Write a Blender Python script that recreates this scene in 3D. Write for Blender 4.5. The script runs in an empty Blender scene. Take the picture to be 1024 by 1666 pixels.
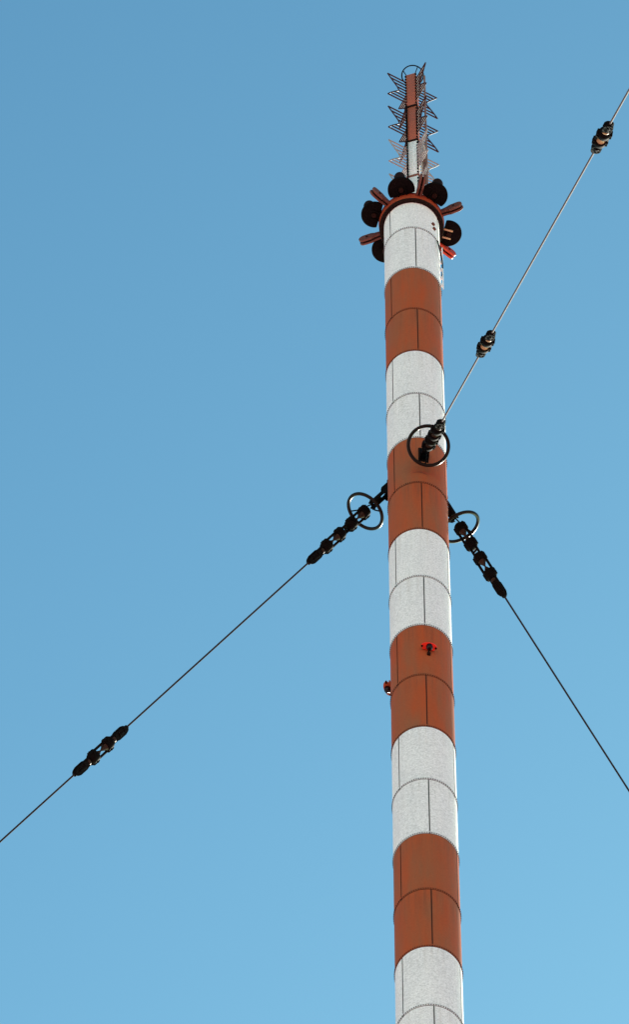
import bpy, bmesh, math, random
from mathutils import Vector, Matrix
R_ = math.radians
sc = bpy.context.scene
col = sc.collection
rng = random.Random(7)

# ------------------------------------------------------------------ constants (metres)
CAM_Z = 1.7
MX, MY = 3.046, 97.942            # foot of the mast
RM = 0.88                         # mast radius
SEC = 3.32206                     # height of one tube section
Z0 = 210.188 + CAM_Z              # height of joint number 9
ZT = Z0 + 32.05                   # top of the tube
def radial(az, r=1.0):            # azimuth 0 = towards the camera, + = to the right
    a = R_(az)
    return Vector((math.sin(a) * r, -math.cos(a) * r, 0))

# ------------------------------------------------------------------ helpers
def tag(o, label=None, cat=None, group=None, kind=None):
    if label: o['label'] = label
    if cat: o['category'] = cat
    if group: o['group'] = group
    if kind: o['kind'] = kind
    return o
def empty(name, loc=(0, 0, 0), rz=0.0):
    o = bpy.data.objects.new(name, None); col.objects.link(o)
    o.location = loc; o.rotation_euler = (0, 0, rz); o.empty_display_size = 0.2
    return o
def mesh_obj(name, bm, mats, parent=None, smooth=35):
    me = bpy.data.meshes.new(name)
    bmesh.ops.recalc_face_normals(bm, faces=bm.faces)
    bm.to_mesh(me); bm.free()
    if not isinstance(mats, (list, tuple)): mats = [mats]
    for m in mats: me.materials.append(m)
    if smooth:
        for p in me.polygons: p.use_smooth = True
        try: me.set_sharp_from_angle(angle=R_(smooth))
        except Exception: pass
    o = bpy.data.objects.new(name, me); col.objects.link(o)
    if parent: o.parent = parent
    return o
def copy_tree(o, parent=None):
    c = o.copy(); col.objects.link(c)
    if parent: c.parent = parent
    for ch in list(o.children): copy_tree(ch, c)
    return c
def frame(p0, p1):
    z = (Vector(p1) - Vector(p0)).normalized()
    x = z.orthogonal().normalized() if abs(z.z) > 0.999 else Vector((0, 0, 1)).cross(z).normalized()
    y = z.cross(x)
    return x, y, z
def tube(bm, pts, r, n=10, caps=True, mi=0):
    pts = [Vector(p) for p in pts]
    rs = r if isinstance(r, (list, tuple)) else [r] * len(pts)
    rings = []; px = None
    for i, p in enumerate(pts):
        a = pts[max(i - 1, 0)]; b = pts[min(i + 1, len(pts) - 1)]
        x, y, z = frame(a, b)
        if px is not None:
            x = (px - z * px.dot(z)).normalized(); y = z.cross(x)
        px = x
        rings.append([bm.verts.new(p + (x * math.cos(k * 2 * math.pi / n) + y * math.sin(k * 2 * math.pi / n)) * rs[i]) for k in range(n)])
    for a, b in zip(rings, rings[1:]):
        for k in range(n):
            f = bm.faces.new((a[k], a[(k + 1) % n], b[(k + 1) % n], b[k])); f.material_index = mi
    if caps:
        for rr in (rings[0], rings[-1]):
            f = bm.faces.new(rr); f.material_index = mi
def lathe(bm, prof, n=32, M=None, mi=0):
    """prof = [(r, z)...]; r=0 closes to a point."""
    M = M or Matrix()
    rings = []
    for r, z in prof:
        if r < 1e-6: rings.append([bm.verts.new(M @ Vector((0, 0, z)))])
        else: rings.append([bm.verts.new(M @ Vector((r * math.cos(k * 2 * math.pi / n), r * math.sin(k * 2 * math.pi / n), z))) for k in range(n)])
    for a, b in zip(rings, rings[1:]):
        for k in range(n):
            k2 = (k + 1) % n
            if len(a) == 1 and len(b) == 1: continue
            if len(a) == 1: f = bm.faces.new((a[0], b[k2], b[k]))
            elif len(b) == 1: f = bm.faces.new((a[k], a[k2], b[0]))
            else: f = bm.faces.new((a[k], a[k2], b[k2], b[k]))
            f.material_index = mi
def torus(bm, R, r, n=64, m=12, M=None, a0=0.0, a1=360.0):
    M = M or Matrix(); full = abs(a1 - a0) >= 359.9
    rings = []
    cnt = n if full else n + 1
    for i in range(cnt):
        a = R_(a0 + (a1 - a0) * i / n)
        c = Vector((math.cos(a), math.sin(a), 0))
        rings.append([bm.verts.new(M @ (c * (R + r * math.cos(2 * math.pi * k / m)) + Vector((0, 0, r * math.sin(2 * math.pi * k / m))))) for k in range(m)])
    rng_ = range(cnt) if full else range(cnt - 1)
    for i in rng_:
        a, b = rings[i], rings[(i + 1) % cnt]
        for k in range(m): bm.faces.new((a[k], b[k], b[(k + 1) % m], a[(k + 1) % m]))
    if not full: bm.faces.new(rings[0]); bm.faces.new(rings[-1])
def box(bm, c, s, M=None, bev=0.0, mi=0):
    M = M or Matrix()
    g = bmesh.ops.create_cube(bm, size=1.0)
    vs = g['verts']
    for v in vs: v.co = Vector((v.co.x * s[0] + c[0], v.co.y * s[1] + c[1], v.co.z * s[2] + c[2]))
    if bev > 0:
        es = list({e for v in vs for e in v.link_edges})
        r = bmesh.ops.bevel(bm, geom=es, offset=bev, segments=2, affect='EDGES', profile=0.5)
        vs = list({v for f in r['faces'] for v in f.verts} | {v for v in vs if v.is_valid})
    for v in vs: v.co = M @ v.co
    for f in {f for v in vs for f in v.link_faces}: f.material_index = mi
def prism(bm, outline, t, M=None, mi=0):
    """flat outline [(u, v)] in the local xz plane given thickness t along local y... through M"""
    M = M or Matrix()
    A = [bm.verts.new(M @ Vector((u, -t / 2, v))) for u, v in outline]
    B = [bm.verts.new(M @ Vector((u, t / 2, v))) for u, v in outline]
    n = len(A)
    fs = [bm.faces.new(A), bm.faces.new(B[::-1])]
    for i in range(n): fs.append(bm.faces.new((A[i], B[i], B[(i + 1) % n], A[(i + 1) % n])))
    for f in fs: f.material_index = mi
def along(p, d, up=Vector((0, 0, 1))):
    """matrix with +Z along d, X horizontal"""
    z = Vector(d).normalized(); x = up.cross(z).normalized(); y = z.cross(x)
    M = Matrix((x, y, z)).transposed().to_4x4(); M.translation = Vector(p)
    return M

# ------------------------------------------------------------------ materials
def nodes_mat(name):
    m = bpy.data.materials.new(name); m.use_nodes = True
    nt = m.node_tree; b = nt.nodes['Principled BSDF']
    return m, nt, b
def N(nt, t, **kw):
    n = nt.nodes.new(t)
    for k, v in kw.items():
        if k in n.inputs: n.inputs[k].default_value = v
        else: setattr(n, k, v)
    return n
def paint(name, base, worn, rough=0.55, speck=0.25, streak=0.5, fine=26.0, dirt=None, spec=0.3, bump=0.02, runs=None):
    m, nt, b = nodes_mat(name); L = nt.links.new
    tc = N(nt, 'ShaderNodeTexCoord'); oi = N(nt, 'ShaderNodeObjectInfo')
    mu = N(nt, 'ShaderNodeMath', operation='MULTIPLY'); mu.inputs[1].default_value = 37.0
    L(oi.outputs['Random'], mu.inputs[0])
    # vertical streaks and blotches
    mp = N(nt, 'ShaderNodeMapping'); mp.inputs['Scale'].default_value = (1.0, 1.0, 0.28)
    L(tc.outputs['Object'], mp.inputs['Vector'])
    n1 = N(nt, 'ShaderNodeTexNoise', noise_dimensions='4D'); n1.inputs['Scale'].default_value = 1.5; n1.inputs['Detail'].default_value = 5
    L(mp.outputs[0], n1.inputs['Vector']); L(mu.outputs[0], n1.inputs['W'])
    n3 = N(nt, 'ShaderNodeTexNoise', noise_dimensions='4D'); n3.inputs['Scale'].default_value = 7.0; n3.inputs['Detail'].default_value = 4
    mp3 = N(nt, 'ShaderNodeMapping'); mp3.inputs['Scale'].default_value = (1.0, 1.0, 0.05)
    L(tc.outputs['Object'], mp3.inputs['Vector']); L(mp3.outputs[0], n3.inputs['Vector']); L(mu.outputs[0], n3.inputs['W'])
    ad = N(nt, 'ShaderNodeMath', operation='ADD'); L(n1.outputs[0], ad.inputs[0])
    m3 = N(nt, 'ShaderNodeMath', operation='MULTIPLY'); m3.inputs[1].default_value = 0.5
    L(n3.outputs[0], m3.inputs[0]); L(m3.outputs[0], ad.inputs[1])
    r1 = N(nt, 'ShaderNodeValToRGB'); r1.color_ramp.elements[0].position = 0.52; r1.color_ramp.elements[1].position = 1.02
    L(ad.outputs[0], r1.inputs[0])
    ms = N(nt, 'ShaderNodeMath', operation='MULTIPLY'); ms.inputs[1].default_value = streak
    L(r1.outputs[0], ms.inputs[0])
    mx = N(nt, 'ShaderNodeMix', data_type='RGBA')
    mx.inputs['A'].default_value = (*base, 1); mx.inputs['B'].default_value = (*worn, 1)
    L(ms.outputs[0], mx.inputs['Factor'])
    last = mx.outputs['Result']
    if runs:                                         # stains that ran down from the bolted joint above
        sx = N(nt, 'ShaderNodeSeparateXYZ'); L(tc.outputs['Object'], sx.inputs[0])
        fo = N(nt, 'ShaderNodeMapRange', interpolation_type='SMOOTHSTEP'); fo.inputs['From Min'].default_value = 1.3; fo.inputs['From Max'].default_value = 3.3
        L(sx.outputs['Z'], fo.inputs['Value'])
        nr = N(nt, 'ShaderNodeTexNoise', noise_dimensions='4D'); nr.inputs['Scale'].default_value = 11.0; nr.inputs['Detail'].default_value = 5
        mr = N(nt, 'ShaderNodeMapping'); mr.inputs['Scale'].default_value = (1.0, 1.0, 0.03)
        L(tc.outputs['Object'], mr.inputs['Vector']); L(mr.outputs[0], nr.inputs['Vector']); L(mu.outputs[0], nr.inputs['W'])
        rr_ = N(nt, 'ShaderNodeMapRange'); rr_.inputs['From Min'].default_value = 0.47; rr_.inputs['From Max'].default_value = 0.72; rr_.inputs['To Max'].default_value = runs[1]
        L(nr.outputs[0], rr_.inputs['Value'])
        mf = N(nt, 'ShaderNodeMath', operation='MULTIPLY'); L(fo.outputs[0], mf.inputs[0]); L(rr_.outputs[0], mf.inputs[1])
        m2 = N(nt, 'ShaderNodeMix', data_type='RGBA'); L(mf.outputs[0], m2.inputs['Factor']); L(last, m2.inputs['A'])
        m2.inputs['B'].default_value = (*runs[0], 1); last = m2.outputs['Result']
    # fine speckle put into the paint colour to imitate camera grain
    n2 = N(nt, 'ShaderNodeTexNoise', noise_dimensions='4D'); n2.inputs['Scale'].default_value = fine; n2.inputs['Detail'].default_value = 3
    L(tc.outputs['Object'], n2.inputs['Vector']); L(mu.outputs[0], n2.inputs['W'])
    r2 = N(nt, 'ShaderNodeMapRange'); r2.inputs['From Min'].default_value = 0.3; r2.inputs['From Max'].default_value = 0.7
    r2.inputs['To Min'].default_value = 1.0 - speck; r2.inputs['To Max'].default_value = 1.0 + speck * 0.35
    L(n2.outputs[0], r2.inputs['Value'])
    mm = N(nt, 'ShaderNodeMix', data_type='RGBA', blend_type='MULTIPLY'); mm.inputs['Factor'].default_value = 1.0
    L(last, mm.inputs['A']); L(r2.outputs[0], mm.inputs['B'])
    L(mm.outputs['Result'], b.inputs['Base Color'])
    b.inputs['Roughness'].default_value = rough
    b.inputs['Specular IOR Level'].default_value = spec
    if bump:
        bp = N(nt, 'ShaderNodeBump'); bp.inputs['Strength'].default_value = 0.15; bp.inputs['Distance'].default_value = bump
        L(n1.outputs[0], bp.inputs['Height']); L(bp.outputs[0], b.inputs['Normal'])
    return m
M_red = paint('red_brown_paint', (0.35, 0.064, 0.017), (0.24, 0.084, 0.037), rough=0.65, speck=0.14, streak=1.0, spec=0.1, runs=((0.15, 0.055, 0.028), 0.55))
M_white = paint('white_paint', (0.76, 0.755, 0.75), (0.61, 0.615, 0.63), rough=0.6, speck=0.33, streak=0.6, fine=24, spec=0.12, runs=((0.38, 0.32, 0.26), 0.28))
M_arc = paint('scuffed_red_paint', (0.20, 0.048, 0.018), (0.14, 0.045, 0.024), rough=0.8, speck=0.4, bump=0)
M_seamr = paint('dark_red_sealant', (0.06, 0.016, 0.008), (0.03, 0.012, 0.008), rough=0.9, speck=0.2, bump=0)
M_seamw = paint('grey_sealant', (0.10, 0.10, 0.10), (0.05, 0.05, 0.05), rough=0.9, speck=0.2, bump=0)
M_collar = paint('bright_red_paint', (0.26, 0.044, 0.016), (0.16, 0.036, 0.017), rough=0.6, speck=0.12, streak=0.6, spec=0.1)
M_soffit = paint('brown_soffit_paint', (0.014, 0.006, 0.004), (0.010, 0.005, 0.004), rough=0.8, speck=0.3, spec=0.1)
M_black = paint('black_iron', (0.0025, 0.002, 0.002), (0.005, 0.003, 0.002), rough=0.8, speck=0.3, spec=0.04)
M_disc = paint('black_plastic_cover', (0.0025, 0.002, 0.002), (0.007, 0.004, 0.003), rough=0.8, speck=0.3, spec=0.04)
M_dome = paint('dark_brown_dome', (0.016, 0.006, 0.004), (0.010, 0.004, 0.003), rough=0.8, speck=0.3, spec=0.05)
M_fin = paint('brown_red_antenna_paint', (0.115, 0.036, 0.020), (0.07, 0.026, 0.016), rough=0.6, speck=0.2)
M_ant = paint('antenna_red_paint', (0.34, 0.085, 0.040), (0.24, 0.075, 0.045), rough=0.5, speck=0.15)
M_rodr = paint('antenna_rod_red', (0.040, 0.011, 0.008), (0.026, 0.008, 0.006), rough=0.5, speck=0.2, spec=0.12, bump=0)
M_rodw = paint('antenna_rod_white', (0.26, 0.26, 0.26), (0.15, 0.15, 0.15), rough=0.6, speck=0.2, spec=0.1, bump=0)
M_porclit = paint('brown_porcelain', (0.32, 0.215, 0.105), (0.22, 0.145, 0.07), rough=0.5, speck=0.15, spec=0.15, bump=0)
M_porcshade = paint('dark_glazed_porcelain', (0.022, 0.012, 0.007), (0.014, 0.008, 0.005), rough=0.5, speck=0.15, spec=0.1, bump=0)  # same porcelain as the tan copy, shade put into its colour
M_cabshade = paint('dark_weathered_cable', (0.022, 0.018, 0.018), (0.012, 0.010, 0.010), rough=0.8, speck=0.2, spec=0.04, bump=0)  # same steel as the front guy, its shade put into a darker colour
M_ring = paint('weathered_ring_steel', (0.008, 0.006, 0.004), (0.005, 0.004, 0.003), rough=0.33, speck=0.2, spec=0.08, bump=0)
M_glass, _nt, _b = nodes_mat('dark_lamp_glass')
_b.inputs['Base Color'].default_value = (0.010, 0.003, 0.003, 1); _b.inputs['Roughness'].default_value = 0.18; _b.inputs['Specular IOR Level'].default_value = 0.12
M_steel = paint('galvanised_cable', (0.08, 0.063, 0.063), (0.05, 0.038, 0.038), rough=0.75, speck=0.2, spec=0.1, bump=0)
M_tanbr = paint('tan_bracket_paint', (0.46, 0.33, 0.17), (0.30, 0.20, 0.10), rough=0.5, speck=0.2, bump=0)  # sun on the brackets of one disc put into tan, black on the others
M_redlit = paint('fresh_red_paint', (0.40, 0.042, 0.016), (0.32, 0.04, 0.02), rough=0.5, speck=0.1, spec=0.2, bump=0)
M_light = paint('signal_red_plate', (0.74, 0.028, 0.010), (0.60, 0.03, 0.012), rough=0.4, speck=0.1, bump=0)
M_pipe = paint('pipe_brown', (0.16, 0.07, 0.05), (0.22, 0.16, 0.13), rough=0.55, speck=0.2, bump=0)
M_tray = paint('cream_tray_paint', (0.62, 0.53, 0.46), (0.42, 0.30, 0.22), rough=0.6, speck=0.3)

# ------------------------------------------------------------------ unseen ground
bm = bmesh.new()
ringr = [0, 30, 120, 400, 1500, 6000]
prev = None
for r in ringr:
    cur = [bm.verts.new((0, 0, 0))] if r == 0 else [bm.verts.new((r * math.cos(k * math.pi / 32), r * math.sin(k * math.pi / 32), 0)) for k in range(64)]
    if prev:
        for k in range(64):
            if len(prev) == 1: bm.faces.new((prev[0], cur[k], cur[(k + 1) % 64]))
            else: bm.faces.new((prev[k], cur[k], cur[(k + 1) % 64], prev[(k + 1) % 64]))
    prev = cur
M_ground, nt, b = nodes_mat('dry_sandy_ground')
tc = N(nt, 'ShaderNodeTexCoord'); n1 = N(nt, 'ShaderNodeTexNoise'); n1.inputs['Scale'].default_value = 0.08; n1.inputs['Detail'].default_value = 8
cr = N(nt, 'ShaderNodeValToRGB'); cr.color_ramp.elements[0].color = (0.52, 0.24, 0.26, 1); cr.color_ramp.elements[1].color = (0.62, 0.31, 0.33, 1)  # ground out of view, reddened to warm the light bounced onto the mast
nt.links.new(tc.outputs['Object'], n1.inputs['Vector']); nt.links.new(n1.outputs[0], cr.inputs[0]); nt.links.new(cr.outputs[0], b.inputs['Base Color'])
b.inputs['Roughness'].default_value = 0.95
g = mesh_obj('ground', bm, M_ground, smooth=0); tag(g, kind='structure')

# ------------------------------------------------------------------ mast
mast = empty('guyed_mast', (MX, MY, 0))
tag(mast, 'tall tubular steel mast painted in red brown and white bands', 'mast')
NB = 84
def section_mesh(kind, h, paintm, seam):
    """one tube section: local z from 0 (bottom) to h; plates split by three vertical seams, a bolted flange at its foot"""
    bm = bmesh.new()
    a_off = -52.0 if kind == 'A' else 6.0
    gap = 1.15                     # half width of a vertical seam in degrees
    gz = 0.030
    angs = []
    for k in range(3):
        c = a_off + 120 * k
        angs += [(c - gap, True), (c + gap, False)]
        n = 32
        for j in range(1, n): angs.append((c + gap + (120 - 2 * gap) * j / n, False))
    zs = [gz, 0.17, h - 0.002]
    def vring(r, z): return [bm.verts.new(tuple(radial(a, r)[:2]) + (z,)) for a, s in angs]
    n = len(angs)
    # outer skin with recessed seams
    rows = [vring(RM, z) for z in zs]
    inner = [vring(RM - 0.022, z) for z in (0.0, gz, h - 0.002, h)]
    def quad(a, b_, c, d, mi):
        f = bm.faces.new((a, b_, c, d)); f.material_index = mi
    for k in range(n):
        k2 = (k + 1) % n
        isgap = angs[k][1]
        if not isgap:
            for u, v in zip(rows, rows[1:]): quad(u[k], u[k2], v[k2], v[k], 0)
            quad(inner[1][k], inner[1][k2], rows[0][k2], rows[0][k], 1)
            quad(rows[-1][k], rows[-1][k2], inner[2][k2], inner[2][k], 0)
        else:
            quad(inner[1][k], inner[1][k2], inner[2][k2], inner[2][k], 1)
            for kk in (k, k2):
                quad(inner[1][kk], inner[2][kk], rows[2][kk], rows[1][kk], 1)
                bm.faces.new((inner[1][kk], rows[1][kk], rows[0][kk])).material_index = 1
        quad(inner[0][k], inner[0][k2], inner[1][k2], inner[1][k], 1)
        quad(inner[2][k], inner[2][k2], inner[3][k2], inner[3][k], 1)
    # flange strip + bolts
    for k in range(n):
        pass
    for k in range(NB):
        az = 360.0 * k / NB + 1.3
        p = radial(az, RM); rr = radial(az); t = Vector((rr.y, -rr.x, 0))
        M = Matrix((t, rr, Vector((0, 0, 1)))).transposed().to_4x4(); M.translation = p + Vector((0, 0, 0.085))
        g_ = [(0.016, 0.05), ]
        # bolt: hexagonal head with axis along the radius
        hx = [(0.0165 * math.cos(q * math.pi / 3), 0.045 * math.sin(q * math.pi / 3)) for q in range(6)]
        A = [bm.verts.new(M @ Vector((u, -0.004, v))) for u, v in hx]
        B = [bm.verts.new(M @ Vector((u * 0.9, 0.026, v * 0.9))) for u, v in hx]
        f = bm.faces.new(B); f.material_index = 0
        for q in range(6):
            f = bm.faces.new((A[q], A[(q + 1) % 6], B[(q + 1) % 6], B[q])); f.material_index = 1  # bolt sides darker, shade between the heads put into the colour
    return bm
cache = {}
i = -1
while True:
    ztop = min(Z0 - (i - 9) * SEC, ZT); zbot = Z0 - (i + 1 - 9) * SEC
    if zbot < 0.4: zlast = ztop; break
    white = ((i + 1) // 2) % 2 == 0
    kind = 'B' if i % 2 == 0 else 'A'
    h = ztop - zbot
    nm = 'white_section' if white else 'red_section'
    key = (white, kind, round(h, 2))
    if key not in cache:
        o = mesh_obj(nm, section_mesh(kind, h, None, None), [M_white, M_seamw] if white else [M_red, M_seamr], mast, smooth=30)
        cache[key] = o
    else:
        o = cache[key].copy(); col.objects.link(o)
    o.name = nm
    o.location = (0, 0, zbot)
    i += 1
bm = bmesh.new(); lathe(bm, [(0, 0), (2.2, 0), (2.2, 0.5), (1.25, 0.55), (1.0, zlast - 0.002), (0, zlast - 0.002)], 48)
mesh_obj('foot', bm, M_seamw, mast)
# ring platform round the mast head
bm = bmesh.new()
zt = ZT
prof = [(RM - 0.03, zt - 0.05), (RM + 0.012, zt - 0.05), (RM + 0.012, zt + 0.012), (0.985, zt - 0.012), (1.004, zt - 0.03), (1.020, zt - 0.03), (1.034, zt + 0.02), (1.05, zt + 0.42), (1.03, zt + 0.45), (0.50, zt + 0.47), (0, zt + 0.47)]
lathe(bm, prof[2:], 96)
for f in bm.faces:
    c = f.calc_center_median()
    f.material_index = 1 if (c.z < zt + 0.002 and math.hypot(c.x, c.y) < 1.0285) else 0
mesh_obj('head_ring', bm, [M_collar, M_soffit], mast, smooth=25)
# thin dark curved strip on the red band under the front lug
bm = bmesh.new(); A_ = []; B_ = []
for k in range(17):
    t = k / 16; az = -13 + 34 * t; wd = 0.035 * math.sin(math.pi * t) + 0.002
    zc = Z0 + 3.63 * SEC - 1.37 + 0.10 * math.sin(math.pi * t) - 0.10 * t
    A_.append(bm.verts.new(radial(az, RM + 0.004) + Vector((0, 0, zc - wd)))); B_.append(bm.verts.new(radial(az, RM + 0.004) + Vector((0, 0, zc + wd))))
for k in range(16): bm.faces.new((A_[k], A_[k + 1], B_[k + 1], B_[k]))
mesh_obj('scuff', bm, M_arc, mast)
# cable and clamps down the right flank below the head
bm = bmesh.new()
pts = []
for k in range(15):
    t = k / 14
    az = 62 + 24 * t - 6 * math.sin(t * 5)
    pts.append(radial(az, RM + 0.035 + 0.05 * math.sin(t * math.pi)) + Vector((0, 0, ZT - 2.15 - 2.0 * t)))
tube(bm, pts, 0.022, 8)
mesh_obj('feeder_cable', bm, M_black, mast)
for az, dz in ((48, -1.15), (51, -1.45)):
    bm = bmesh.new()
    Mx = Matrix.Rotation(R_(az), 4, 'Z'); Mx.translation = radial(az, RM + 0.03) + Vector((0, 0, ZT + dz))
    box(bm, (0, 0, 0), (0.11, 0.07, 0.09), Mx, 0.012)
    mesh_obj('cable_clamp', bm, M_fin, mast)
bm = bmesh.new()
for k, dz in enumerate((-2.3, -3.1, -3.7, -4.4, -5.0)):
    Mx = Matrix.Rotation(R_(84), 4, 'Z'); Mx.translation = radial(84, RM + 0.035) + Vector((0, 0, ZT + dz))
    box(bm, (0, 0, 0), (0.07, 0.08, 0.16), Mx, 0.012)
tube(bm, [radial(84, RM + 0.075) + Vector((0, 0, ZT + z)) for z in (-1.9, -3.5, -5.3)], 0.018, 8)
mesh_obj('cable_rail', bm, M_white, mast)

# ------------------------------------------------------------------ guys
GUY = {'front': (11.0, 52.4, Z0 + 3.63 * SEC), 'left': (-109.0, 54.0, Z0 + 3.64 * SEC), 'right': (131.0, 55.4, Z0 + 3.73 * SEC)}
def guy(nm):
    az, el, z = GUY[nm]
    A = Vector((MX, MY, z)) + radial(az, RM)
    D = radial(az, math.cos(R_(el))) - Vector((0, 0, math.sin(R_(el))))
    return A, D, az
def yoke_unit(root, z0, z1):
    """two black end yokes joined by two outer rods, a double cone of porcelain strained between them"""
    L = z1 - z0
    for s, zc in ((1, z0), (-1, z1)):
        bm = bmesh.new()
        lathe(bm, [(0, -0.20), (0.09, -0.20), (0.105, -0.19), (0.165, -0.13), (0.170, -0.12), (0.170, 0.10), (0.165, 0.11), (0.12, 0.115), (0, 0.11)], 16,
              Matrix.Translation((0, 0, zc)) @ Matrix.Scale(s, 4, (0, 0, 1)))
        for sx in (-1, 1):
            box(bm, (sx * 0.155, 0, zc - 0.01 * s), (0.09, 0.15, 0.26), None, 0.015)
            tube(bm, [(sx * 0.155, -0.11, zc), (sx * 0.155, 0.11, zc)], 0.035, 6)
        mesh_obj('yoke', bm, M_black, root)
    for sx in (-1, 1):
        bm = bmesh.new(); tube(bm, [(sx * 0.152, 0, z0 + 0.05), (sx * 0.152, 0, z1 - 0.05)], 0.040, 10)
        mesh_obj('tie_rod', bm, M_black, root)
    bm = bmesh.new(); a = z0 + 0.12; b_ = z1 - 0.12; m_ = (a + b_) / 2
    lathe(bm, [(0.12, a), (0.10, a + 0.04), (0.03, m_ - 0.03), (0.025, m_), (0.03, m_ + 0.03), (0.10, b_ - 0.04), (0.12, b_)], 20)
    mesh_obj('porcelain_core', bm, M_porcshade, root)
def clamp(root, z0, z1, cable_end):
    """flat forked clamp; cable_end = z at which the cable leaves"""
    bm = bmesh.new()
    d = 1 if cable_end > z0 + 1e-3 else -1
    a, b_ = (z0, z1) if d > 0 else (z1, z0)      # a = yoke side, b_ = cable side
    for sy in (-0.05, 0.05):
        ol = [(-0.09, a), (-0.125, a + d * 0.12), (-0.125, b_ - d * 0.16), (-0.085, b_ - d * 0.04), (-0.05, b_), (0.05, b_), (0.085, b_ - d * 0.04), (0.125, b_ - d * 0.16), (0.125, a + d * 0.12), (0.09, a)]
        prism(bm, ol, 0.055, Matrix.Translation((0, sy, 0)))
    tube(bm, [(0, 0, a + d * 0.16), (0, 0, b_ + d * 0.03)], [0.11, 0.07], 12)
    for t in (0.3, 0.7):
        z = a + (b_ - a) * t
        tube(bm, [(0, -0.11, z), (0, 0.11, z)], 0.03, 6)
        tube(bm, [(0.08, -0.10, z), (0.08, 0.10, z)], 0.022, 6)
    mesh_obj('cable_clamp', bm, M_black, root)
    bm = bmesh.new(); zc = a - d * 0.06
    lathe(bm, [(0, zc - 0.05), (0.085, zc - 0.05), (0.10, zc - 0.03), (0.10, zc + 0.03), (0.085, zc + 0.05), (0, zc + 0.05)], 20)
    mesh_obj('porcelain_bush', bm, M_porcshade, root)
    bm = bmesh.new()
    for sx in (-1, 1): box(bm, (sx * 0.095, 0, a - d * 0.10), (0.045, 0.10, 0.38), None, 0.008)
    mesh_obj('link', bm, M_black, root)
def place(root, A, D, t):
    root.matrix_world = along(A + D * t, D)
    return root
# the string of two insulators next to the mast, with its big ring
def ring_string():
    r = empty('ring_insulator')
    bm = bmesh.new()
    for sx in (-0.085, 0.085): box(bm, (sx, 0, 0.50), (0.055, 0.15, 0.92), None, 0.012)
    tube(bm, [(-0.14, 0, 0.14), (0.14, 0, 0.14)], 0.055, 10)
    box(bm, (0, 0, 0.62), (0.15, 0.10, 0.30), None, 0.02)
    tube(bm, [(-0.15, 0, 0.9), (0.15, 0, 0.9)], 0.05, 10)
    mesh_obj('link', bm, M_black, r)
    bm = bmesh.new(); torus(bm, 0.598, 0.053, 72, 12, Matrix.Translation((0, 0, 1.28)))
    cr_ = mesh_obj('corona_ring', bm, M_ring, r, smooth=60)
    for sy in (1, -1):
        bm = bmesh.new(); tube(bm, [(0, sy * 0.05, 0.86), (0, sy * 0.30, 1.20), (0, sy * 0.585, 1.28)], 0.022, 8)
        mesh_obj('ring_strut', bm, M_black, cr_)
    yoke_unit(r, 1.36, 2.02)
    bm = bmesh.new()
    for sx in (-1, 1): box(bm, (sx * 0.095, 0, 2.33), (0.05, 0.10, 0.50), None, 0.01)
    tube(bm, [(-0.12, 0, 2.33), (0.12, 0, 2.33)], 0.035, 8)
    mesh_obj('link', bm, M_black, r)
    yoke_unit(r, 2.66, 3.32)
    clamp(r, 3.66, 4.27, 4.27)
    return r
def mid_insulator():
    r = empty('guy_insulator')                      # origin at its middle
    yoke_unit(r, -0.34, 0.34)
    clamp(r, 0.68, 1.27, 1.27)
    clamp(r, -1.27, -0.68, -1.27)
    return r
RI = ring_string(); MI = mid_insulator()
specs = {}
grp_r, grp_m, grp_c = 'ring insulators where the guys meet the mast', 'insulators along the guy wires', 'guy wire cables'
for k, (nm, off, lab) in enumerate((('front', -0.12, 'black ring insulator hanging in front of the mast, its full ring across a red band'),
                                    ('left', 0.0, 'black ring insulator on the left side of the mast, whole ring seen against the sky'),
                                    ('right', 0.12, 'black ring insulator on the right of the mast, ring partly hidden behind it'))):
    A, D, az = guy(nm)
    o = RI if k == 0 else copy_tree(RI)
    place(o, A, D, off); tag(o, lab, 'insulator', grp_r); specs[nm] = off + 4.27
mids = (('front', 13.42, 'small guy insulator halfway up the right guy wire, lower of two on that wire'),
        ('front', 34.95, 'guy insulator near the top right corner, higher of two on the right guy wire'),
        ('left', 14.88, 'long black insulator alone on the lower left guy wire'))
for k, (nm, t, lab) in enumerate(mids[::-1]):
    A, D, az = guy(nm)
    o = MI if k == 0 else copy_tree(MI)
    place(o, A, D, t); tag(o, lab, 'insulator', grp_m)
    if nm == 'front':                                # same porcelain, its sunlit side put into a lighter tan
        for ch in o.children:
            if ch.name.startswith('porcelain'):
                ch.material_slots[0].link = 'OBJECT'; ch.material_slots[0].material = M_porclit
def cable(nm, t0, t1, lab):
    A, D, az = guy(nm)
    bm = bmesh.new()
    p0 = A + D * t0; L = t1 - t0
    n = 12 if L > 60 else 4
    tube(bm, [D * (L * j / n) for j in range(n + 1)], 0.027, 12)
    o = mesh_obj('guy_wire', bm, M_steel if nm == 'front' else M_cabshade); o.location = p0
    tag(o, lab, 'guy wire', grp_c)
def gnd(nm):
    A, D, az = guy(nm); return A.z / -D.z
cable('front', specs['front'], 13.42 - 1.27, 'steel cable between the mast ring on the red band and the lower right insulator')
cable('front', 13.42 + 1.27, 34.95 - 1.27, 'long steel cable joining the two insulators of the right guy wire')
cable('front', 34.95 + 1.27, gnd('front'), 'steel cable above the topmost insulator, leaving at the top right edge')
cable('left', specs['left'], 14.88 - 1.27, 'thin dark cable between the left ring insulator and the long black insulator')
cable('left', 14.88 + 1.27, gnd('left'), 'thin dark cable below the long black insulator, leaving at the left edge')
cable('right', specs['right'], gnd('right'), 'thin dark cable sloping down right from the half hidden ring insulator')
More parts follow.
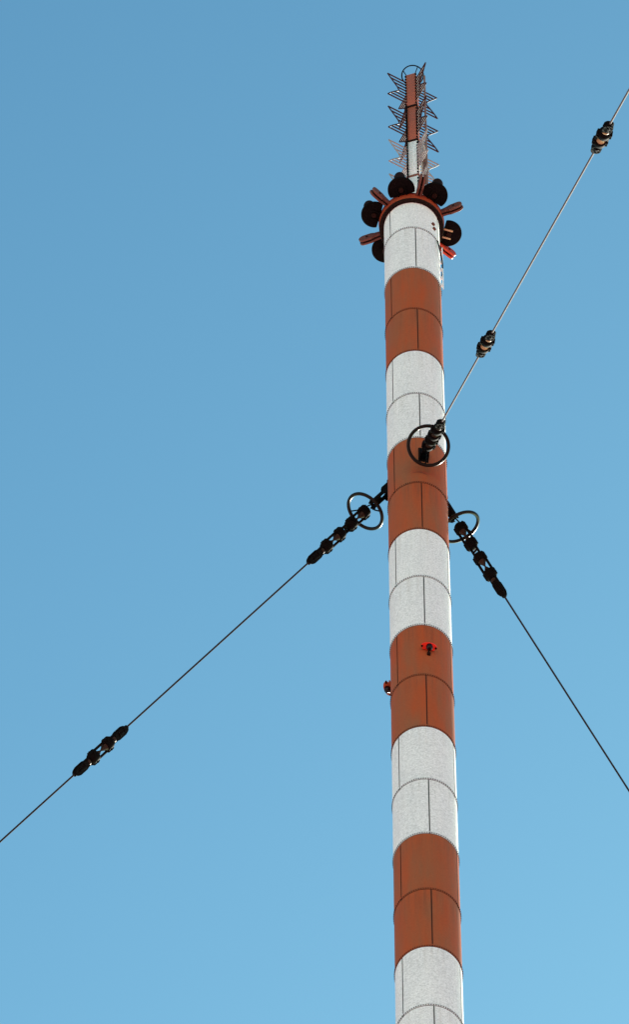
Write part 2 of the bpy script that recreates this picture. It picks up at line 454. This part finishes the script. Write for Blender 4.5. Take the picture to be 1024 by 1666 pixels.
# lugs on the mast for the guys
for nm in GUY:
    A, D, az = guy(nm)
    bm = bmesh.new()
    Mx = Matrix.Rotation(R_(az), 4, 'Z'); Mx.translation = Vector(A) - Vector((MX, MY, 0))
    box(bm, (0, 0.0, -0.05), (0.30, 0.05, 0.95), Mx, 0.015)
    for sx in (-0.125, 0.125):
        ol = [(0.0, -0.50), (-0.14, -0.42), (-0.22, -0.18), (-0.20, 0.02), (-0.05, 0.22), (0.0, 0.28)]
        prism(bm, [(u, v) for u, v in ol], 0.035, Mx @ Matrix.Translation((sx, 0, 0)) @ Matrix.Rotation(R_(90), 4, 'Z') )
    mesh_obj('guy_lug', bm, M_black, mast)

# ------------------------------------------------------------------ obstruction lights
def obstruction_light():
    r = empty('obstruction_light')                   # origin on the mast skin, -y outwards
    bm = bmesh.new()                                 # oval shelf with two ears
    ol = [(0.225 * math.cos(q * math.pi / 16), 0.12 * math.sin(q * math.pi / 16)) for q in range(32)]
    prism(bm, ol, 0.03, Matrix.Translation((0, -0.125, 0.0)) @ Matrix.Rotation(R_(90), 4, 'X'))
    box(bm, (0, -0.03, 0.07), (0.34, 0.04, 0.16), None, 0.01)
    mesh_obj('shelf', bm, M_light, r)
    for sx in (-1, 1):
        bm = bmesh.new(); tube(bm, [(sx * 0.20, -0.115, -0.05), (sx * 0.20, -0.115, 0.06)], 0.03, 6)
        mesh_obj('bolt', bm, M_black, r)
    bm = bmesh.new()
    lathe(bm, [(0, -0.20), (0.05, -0.195), (0.08, -0.165), (0.092, -0.12), (0.092, -0.018)], 24, Matrix.Translation((0.01, -0.14, 0.0)))
    mesh_obj('lamp_glass', bm, M_glass, r)
    bm = bmesh.new(); box(bm, (0.01, -0.04, -0.30), (0.10, 0.08, 0.11), None, 0.015)
    tube(bm, [(0.01, -0.06, -0.3), (0.01, -0.08, -0.018)], 0.02, 8)
    mesh_obj('junction_box', bm, M_dome, r)
    return r
OL = obstruction_light()
for k, (az, lab) in enumerate(((11, 'dark obstruction lamp on a bright red plate on the front of the mast'),
                               (-109, 'small dark obstruction lamp sticking out from the left edge of the mast'))):
    o = OL if k == 0 else copy_tree(OL)
    o.location = Vector((MX, MY, Z0 - 1.64)) + radial(az, RM - 0.002); o.rotation_euler = (0, 0, R_(az))
    if k == 1:
        for ch in o.children:
            if ch.name.startswith('shelf'):
                ch.material_slots[0].link = 'OBJECT'; ch.material_slots[0].material = M_red
    tag(o, lab, 'warning light', 'obstruction lights on the mast')

# ------------------------------------------------------------------ antennas round the mast head
def drum():
    r = empty('drum_antenna')                        # origin on the ring wall, -y outwards
    bm = bmesh.new()
    cy, rad = -0.17, 0.435
    a0 = math.acos(0.16 / rad) if False else None
    def outline(rr):
        pts = []
        for q in range(72):
            a = 2 * math.pi * q / 72
            x, y = rr * math.cos(a), cy + rr * math.sin(a)
            pts.append((x, min(y, -0.005)))
        out = []
        for p in pts:
            if not out or (abs(p[0] - out[-1][0]) + abs(p[1] - out[-1][1])) > 1e-4: out.append(p)
        return out
    levels = [(rad - 0.06, -0.055), (rad - 0.015, -0.05), (rad, -0.03), (rad, 0.05), (rad - 0.03, 0.075)]
    rings = [[bm.verts.new((x, y, z)) for x, y in outline(rr)] for rr, z in levels]
    n = min(len(x) for x in rings)
    for a, b_ in zip(rings, rings[1:]):
        for k in range(72): bm.faces.new((a[k], a[(k + 1) % 72], b_[(k + 1) % 72], b_[k])) if len(a) == 72 and len(b_) == 72 else None
    bm.faces.new(rings[0]); bm.faces.new(rings[-1])
    mesh_obj('disc', bm, M_disc, r)
    bm = bmesh.new()
    lathe(bm, [(0.20, 0.07), (0.185, 0.10), (0.182, 0.62), (0.165, 0.70), (0.10, 0.755), (0, 0.77)], 32, Matrix.Translation((0, -0.35, 0)))
    mesh_obj('dome', bm, M_dome, r)
    bm = bmesh.new()
    bm.free()
    for sx in (-0.135, 0.135):
        bm = bmesh.new(); box(bm, (sx, -0.14, -0.085), (0.05, 0.30, 0.05), None, 0.008)
        mesh_obj('bracket', bm, M_black, r)
    bm = bmesh.new(); lathe(bm, [(0, -0.12), (0.07, -0.12), (0.085, -0.10), (0.085, -0.05)], 20, Matrix.Translation((0, -0.19, 0)))
    mesh_obj('hub', bm, M_dome, r)
    return r
def fin():
    r = empty('fin_antenna')                         # origin on the ring wall, -y outwards
    for sx in (-1, 1):
        bm = bmesh.new()
        ol = []
        for q in range(9):                           # outer rounded end then neck towards the mast
            a = math.pi / 2 + math.pi * q / 8
            ol.append((-0.56 + 0.16 * math.cos(a), 0.20 * math.sin(a)))
        ol += [(-0.30, -0.20), (-0.20, -0.12), (0.03, -0.10), (0.03, 0.10), (-0.20, 0.12), (-0.30, 0.20)]
        # u runs along +y after the rotation
        prism(bm, ol, 0.062, Matrix.Translation((sx * 0.062, 0, 0)) @ Matrix.Rotation(R_(90), 4, 'Z'))
        bmesh.ops.bevel(bm, geom=list(bm.edges), offset=0.008, segments=1, affect='EDGES')
        mesh_obj('panel', bm, M_fin, r)
    bm = bmesh.new(); box(bm, (0, -0.33, 0), (0.07, 0.56, 0.16), None, 0.01)
    tube(bm, [(-0.115, -0.44, 0.0), (0.115, -0.44, 0.0)], 0.04, 10)
    mesh_obj('spacer', bm, M_soffit, r)
    return r
DR = drum(); FN = fin()
dl = ((-137, 'dark disc antenna lowest on the left, half hidden behind the mast head'),
      (-75, 'black disc antenna at the left of the mast head, between two brown fins'),
      (-16, 'big black disc antenna directly left of the dark middle fin on the mast head'),
      (36, 'big black disc antenna directly right of the dark middle fin on the mast head'),
      (105, 'dark brown disc antenna at the right with two tan brackets showing'))
for k, (az, lab) in enumerate(dl):
    o = DR if k == 0 else copy_tree(DR)
    o.location = Vector((MX, MY, ZT + 0.36)) + radial(az, 1.046); o.rotation_euler = (0, 0, R_(az))
    if az == 105:
        for ch in o.children:
            if ch.name.startswith('bracket'):
                ch.material_slots[0].link = 'OBJECT'; ch.material_slots[0].material = M_tanbr  # brackets coloured tan for the sun on this copy, black on the others
    tag(o, lab, 'antenna', 'disc antennas round the mast head')
fl = ((-110, 'brown fin antenna pointing down left from the mast head'),
      (-47, 'brown fin antenna pointing up left between the two black discs'),
      (12, 'dark narrow fin antenna in the middle front, below the lattice of rods'),
      (67, 'brown fin antenna pointing right above the disc with tan brackets'),
      (128, 'bright sunlit red fin antenna pointing down right'))
for k, (az, lab) in enumerate(fl):
    o = FN if k == 0 else copy_tree(FN)
    o.location = Vector((MX, MY, ZT + 0.30)) + radial(az, 1.040); o.rotation_euler = (0, 0, R_(az))
    if az == 128:                                    # sunlight on this one is put into a brighter red
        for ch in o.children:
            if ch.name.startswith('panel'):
                ch.material_slots[0].link = 'OBJECT'; ch.material_slots[0].material = M_redlit
    tag(o, lab, 'antenna', 'fin antennas round the mast head')

# ------------------------------------------------------------------ broadcast antenna on top
AX, AY = MX + 0.13, MY
ba = empty('broadcast_antenna', (AX, AY, ZT + 0.47))
tag(ba, 'red and white antenna of stacked rod wings standing on the mast head', 'antenna')
zb = ZT + 0.47
def rel(z): return Z0 + z - zb
HALF = 0.17
fz = [rel(45.35), rel(42.35), rel(39.24), rel(36.14), 0.0]
for k in range(4):
    bm = bmesh.new()
    z1, z0 = fz[k] - (0.0 if k == 0 else 0.04), fz[k + 1] + (0.04 if k < 3 else 0.0)
    Mx = Matrix.Rotation(R_(-17), 4, 'Z')
    box(bm, (0, 0, (z0 + z1) / 2), (2 * HALF, 2 * HALF, z1 - z0), Mx, 0.012)
    # rows of insulated feed stubs along the corners
    n = int((z1 - z0) / 0.26)
    for j in range(n):
        z = z0 + 0.2 + j * 0.26
        for sx, sy in ((1, -1), (-1, -1)):
            box(bm, (sx * (HALF + 0.005), sy * (HALF + 0.005), z), (0.05, 0.05, 0.09), Mx, 0.0, 1)
    mesh_obj('core_column', bm, [M_ant if k < 2 else M_white, M_black], ba)
for z in fz[1:4]:
    bm = bmesh.new(); box(bm, (0, 0, z), (2 * HALF + 0.09, 2 * HALF + 0.09, 0.079), Matrix.Rotation(R_(-17), 4, 'Z'), 0.01)
    mesh_obj('flange', bm, M_soffit if z > fz[2] - 0.1 else M_pipe, ba)
prof = [1.0, 0.84, 0.67, 0.50, 0.42, 0.64, 0.84, 1.0]
wing_cache = {}
for bay in range(4):
    ztop = rel(44.68 - 3.02 * bay)
    for w, az in enumerate((-62, 28, 118, -152)):
        red = bay < 2
        if red not in wing_cache:
            bm = bmesh.new()
            r0, r1 = 0.20, 0.93
            tips = []
            for j, pf in enumerate(prof):
                z = -1.87 * j / 7
                L = r0 + (r1 - r0) * pf
                tips.append(Vector((0, -L, z)))
                tube(bm, [(0, -r0, z), (0, -L, z)], 0.025, 8)
            tube(bm, tips[:5], 0.022, 8); tube(bm, tips[4:], 0.022, 8)
            tube(bm, [(0, -r0 - 0.01, 0.05), (0, -r0 - 0.01, -1.92)], 0.024, 8)
            o = mesh_obj('rod_wing', bm, M_rodr if red else M_rodw, ba)
            wing_cache[red] = o
        else:
            o = wing_cache[red].copy(); col.objects.link(o)
        o.location = (0, 0, ztop); o.rotation_euler = (0, 0, R_(az))
bm = bmesh.new(); torus(bm, 0.36, 0.022, 56, 10, Matrix.Translation((0.02, 0, rel(45.63))))
tr = mesh_obj('top_ring', bm, M_black, ba, smooth=60)
for az in (-62, 28, 118, -152):
    bm = bmesh.new(); tube(bm, [radial(az, 0.20) + Vector((0, 0, rel(45.30))), radial(az, 0.36) + Vector((0.02, 0, rel(45.63)))], 0.016, 8)
    mesh_obj('ring_strut', bm, M_black, tr)
bm = bmesh.new(); p = radial(78, 0.42)
tube(bm, [p + Vector((0, 0, rel(45.35))), p + Vector((0, 0, 0.0))], 0.034, 12)
for z in (44.2, 42.35, 40.8, 39.24, 37.7, 36.14, 34.2): tube(bm, [radial(78, 0.15) + Vector((0, 0, rel(z))), p + Vector((0, 0, rel(z)))], 0.018, 8)
mesh_obj('feed_pipe', bm, M_pipe, ba)
bm = bmesh.new(); p = radial(-50, 0.275)
tube(bm, [p + Vector((0, 0, rel(42.4))), p + Vector((0, 0, 0.0))], 0.024, 8)
mesh_obj('feed_cable', bm, M_black, ba)
bm = bmesh.new()
Mx = Matrix.Rotation(R_(118), 4, 'Z')
box(bm, (-0.10, -0.33, rel(39.4) / 2), (0.05, 0.22, rel(39.4)), Mx, 0.01)
for q in range(4): tube(bm, [Mx @ Vector((-0.145, -0.26 - 0.05 * q, 0.0)), Mx @ Vector((-0.145, -0.26 - 0.05 * q, rel(39.2) - 0.5 * q))], 0.018, 8, True, 1)
mesh_obj('cable_tray', bm, [M_tray, M_pipe], ba)

# ------------------------------------------------------------------ light and sky
SUN_EL, SUN_AZ = 36.0, 27.0        # azimuth from the viewing direction (+Y) towards +X
S = Vector((math.sin(R_(SUN_AZ)) * math.cos(R_(SUN_EL)), math.cos(R_(SUN_AZ)) * math.cos(R_(SUN_EL)), math.sin(R_(SUN_EL))))
sd = bpy.data.lights.new('sun', 'SUN'); sd.energy = 4.6; sd.angle = R_(0.53); sd.color = (1.0, 0.93, 0.84)
so = bpy.data.objects.new('sun', sd); col.objects.link(so)
so.rotation_euler = S.to_track_quat('Z', 'Y').to_euler(); so.location = (60, 150, 120)
w = bpy.data.worlds.new('World'); sc.world = w; w.use_nodes = True
nt = w.node_tree; bg = nt.nodes['Background']
sky = nt.nodes.new('ShaderNodeTexSky'); sky.sky_type = 'NISHITA'; sky.sun_disc = False
sky.sun_elevation = R_(SUN_EL); sky.sun_rotation = R_(SUN_AZ)
sky.altitude = 100; sky.air_density = 1.0; sky.dust_density = 0.8; sky.ozone_density = 0.5
gm = N(nt, 'ShaderNodeGamma'); gm.inputs['Gamma'].default_value = 1.9
tn = N(nt, 'ShaderNodeMix', data_type='RGBA', blend_type='MULTIPLY'); tn.inputs['Factor'].default_value = 1.0
tn.inputs['B'].default_value = (0.56, 0.82, 0.535, 1)          # colour balance of the photograph
nt.links.new(sky.outputs[0], gm.inputs[0]); nt.links.new(gm.outputs[0], tn.inputs['A'])
nt.links.new(tn.outputs['Result'], bg.inputs[0]); bg.inputs[1].default_value = 0.052

# ------------------------------------------------------------------ camera
cd = bpy.data.cameras.new('camera'); cam = bpy.data.objects.new('camera', cd); col.objects.link(cam)
cd.sensor_fit = 'VERTICAL'; cd.sensor_height = 24.0; cd.sensor_width = 24.0
cd.lens = 24.0 * 13343.0 / 1666.0
cd.clip_start = 0.5; cd.clip_end = 20000
cam.matrix_world = Matrix.Translation((0, 0, CAM_Z)) @ Matrix.Rotation(R_(90 + 66), 4, 'X') @ Matrix.Rotation(0.00554, 4, 'Z')
sc.camera = cam
vs = sc.view_settings; vs.view_transform = 'Standard'; vs.look = 'None'; vs.gamma = 1.0; vs.exposure = 1.2
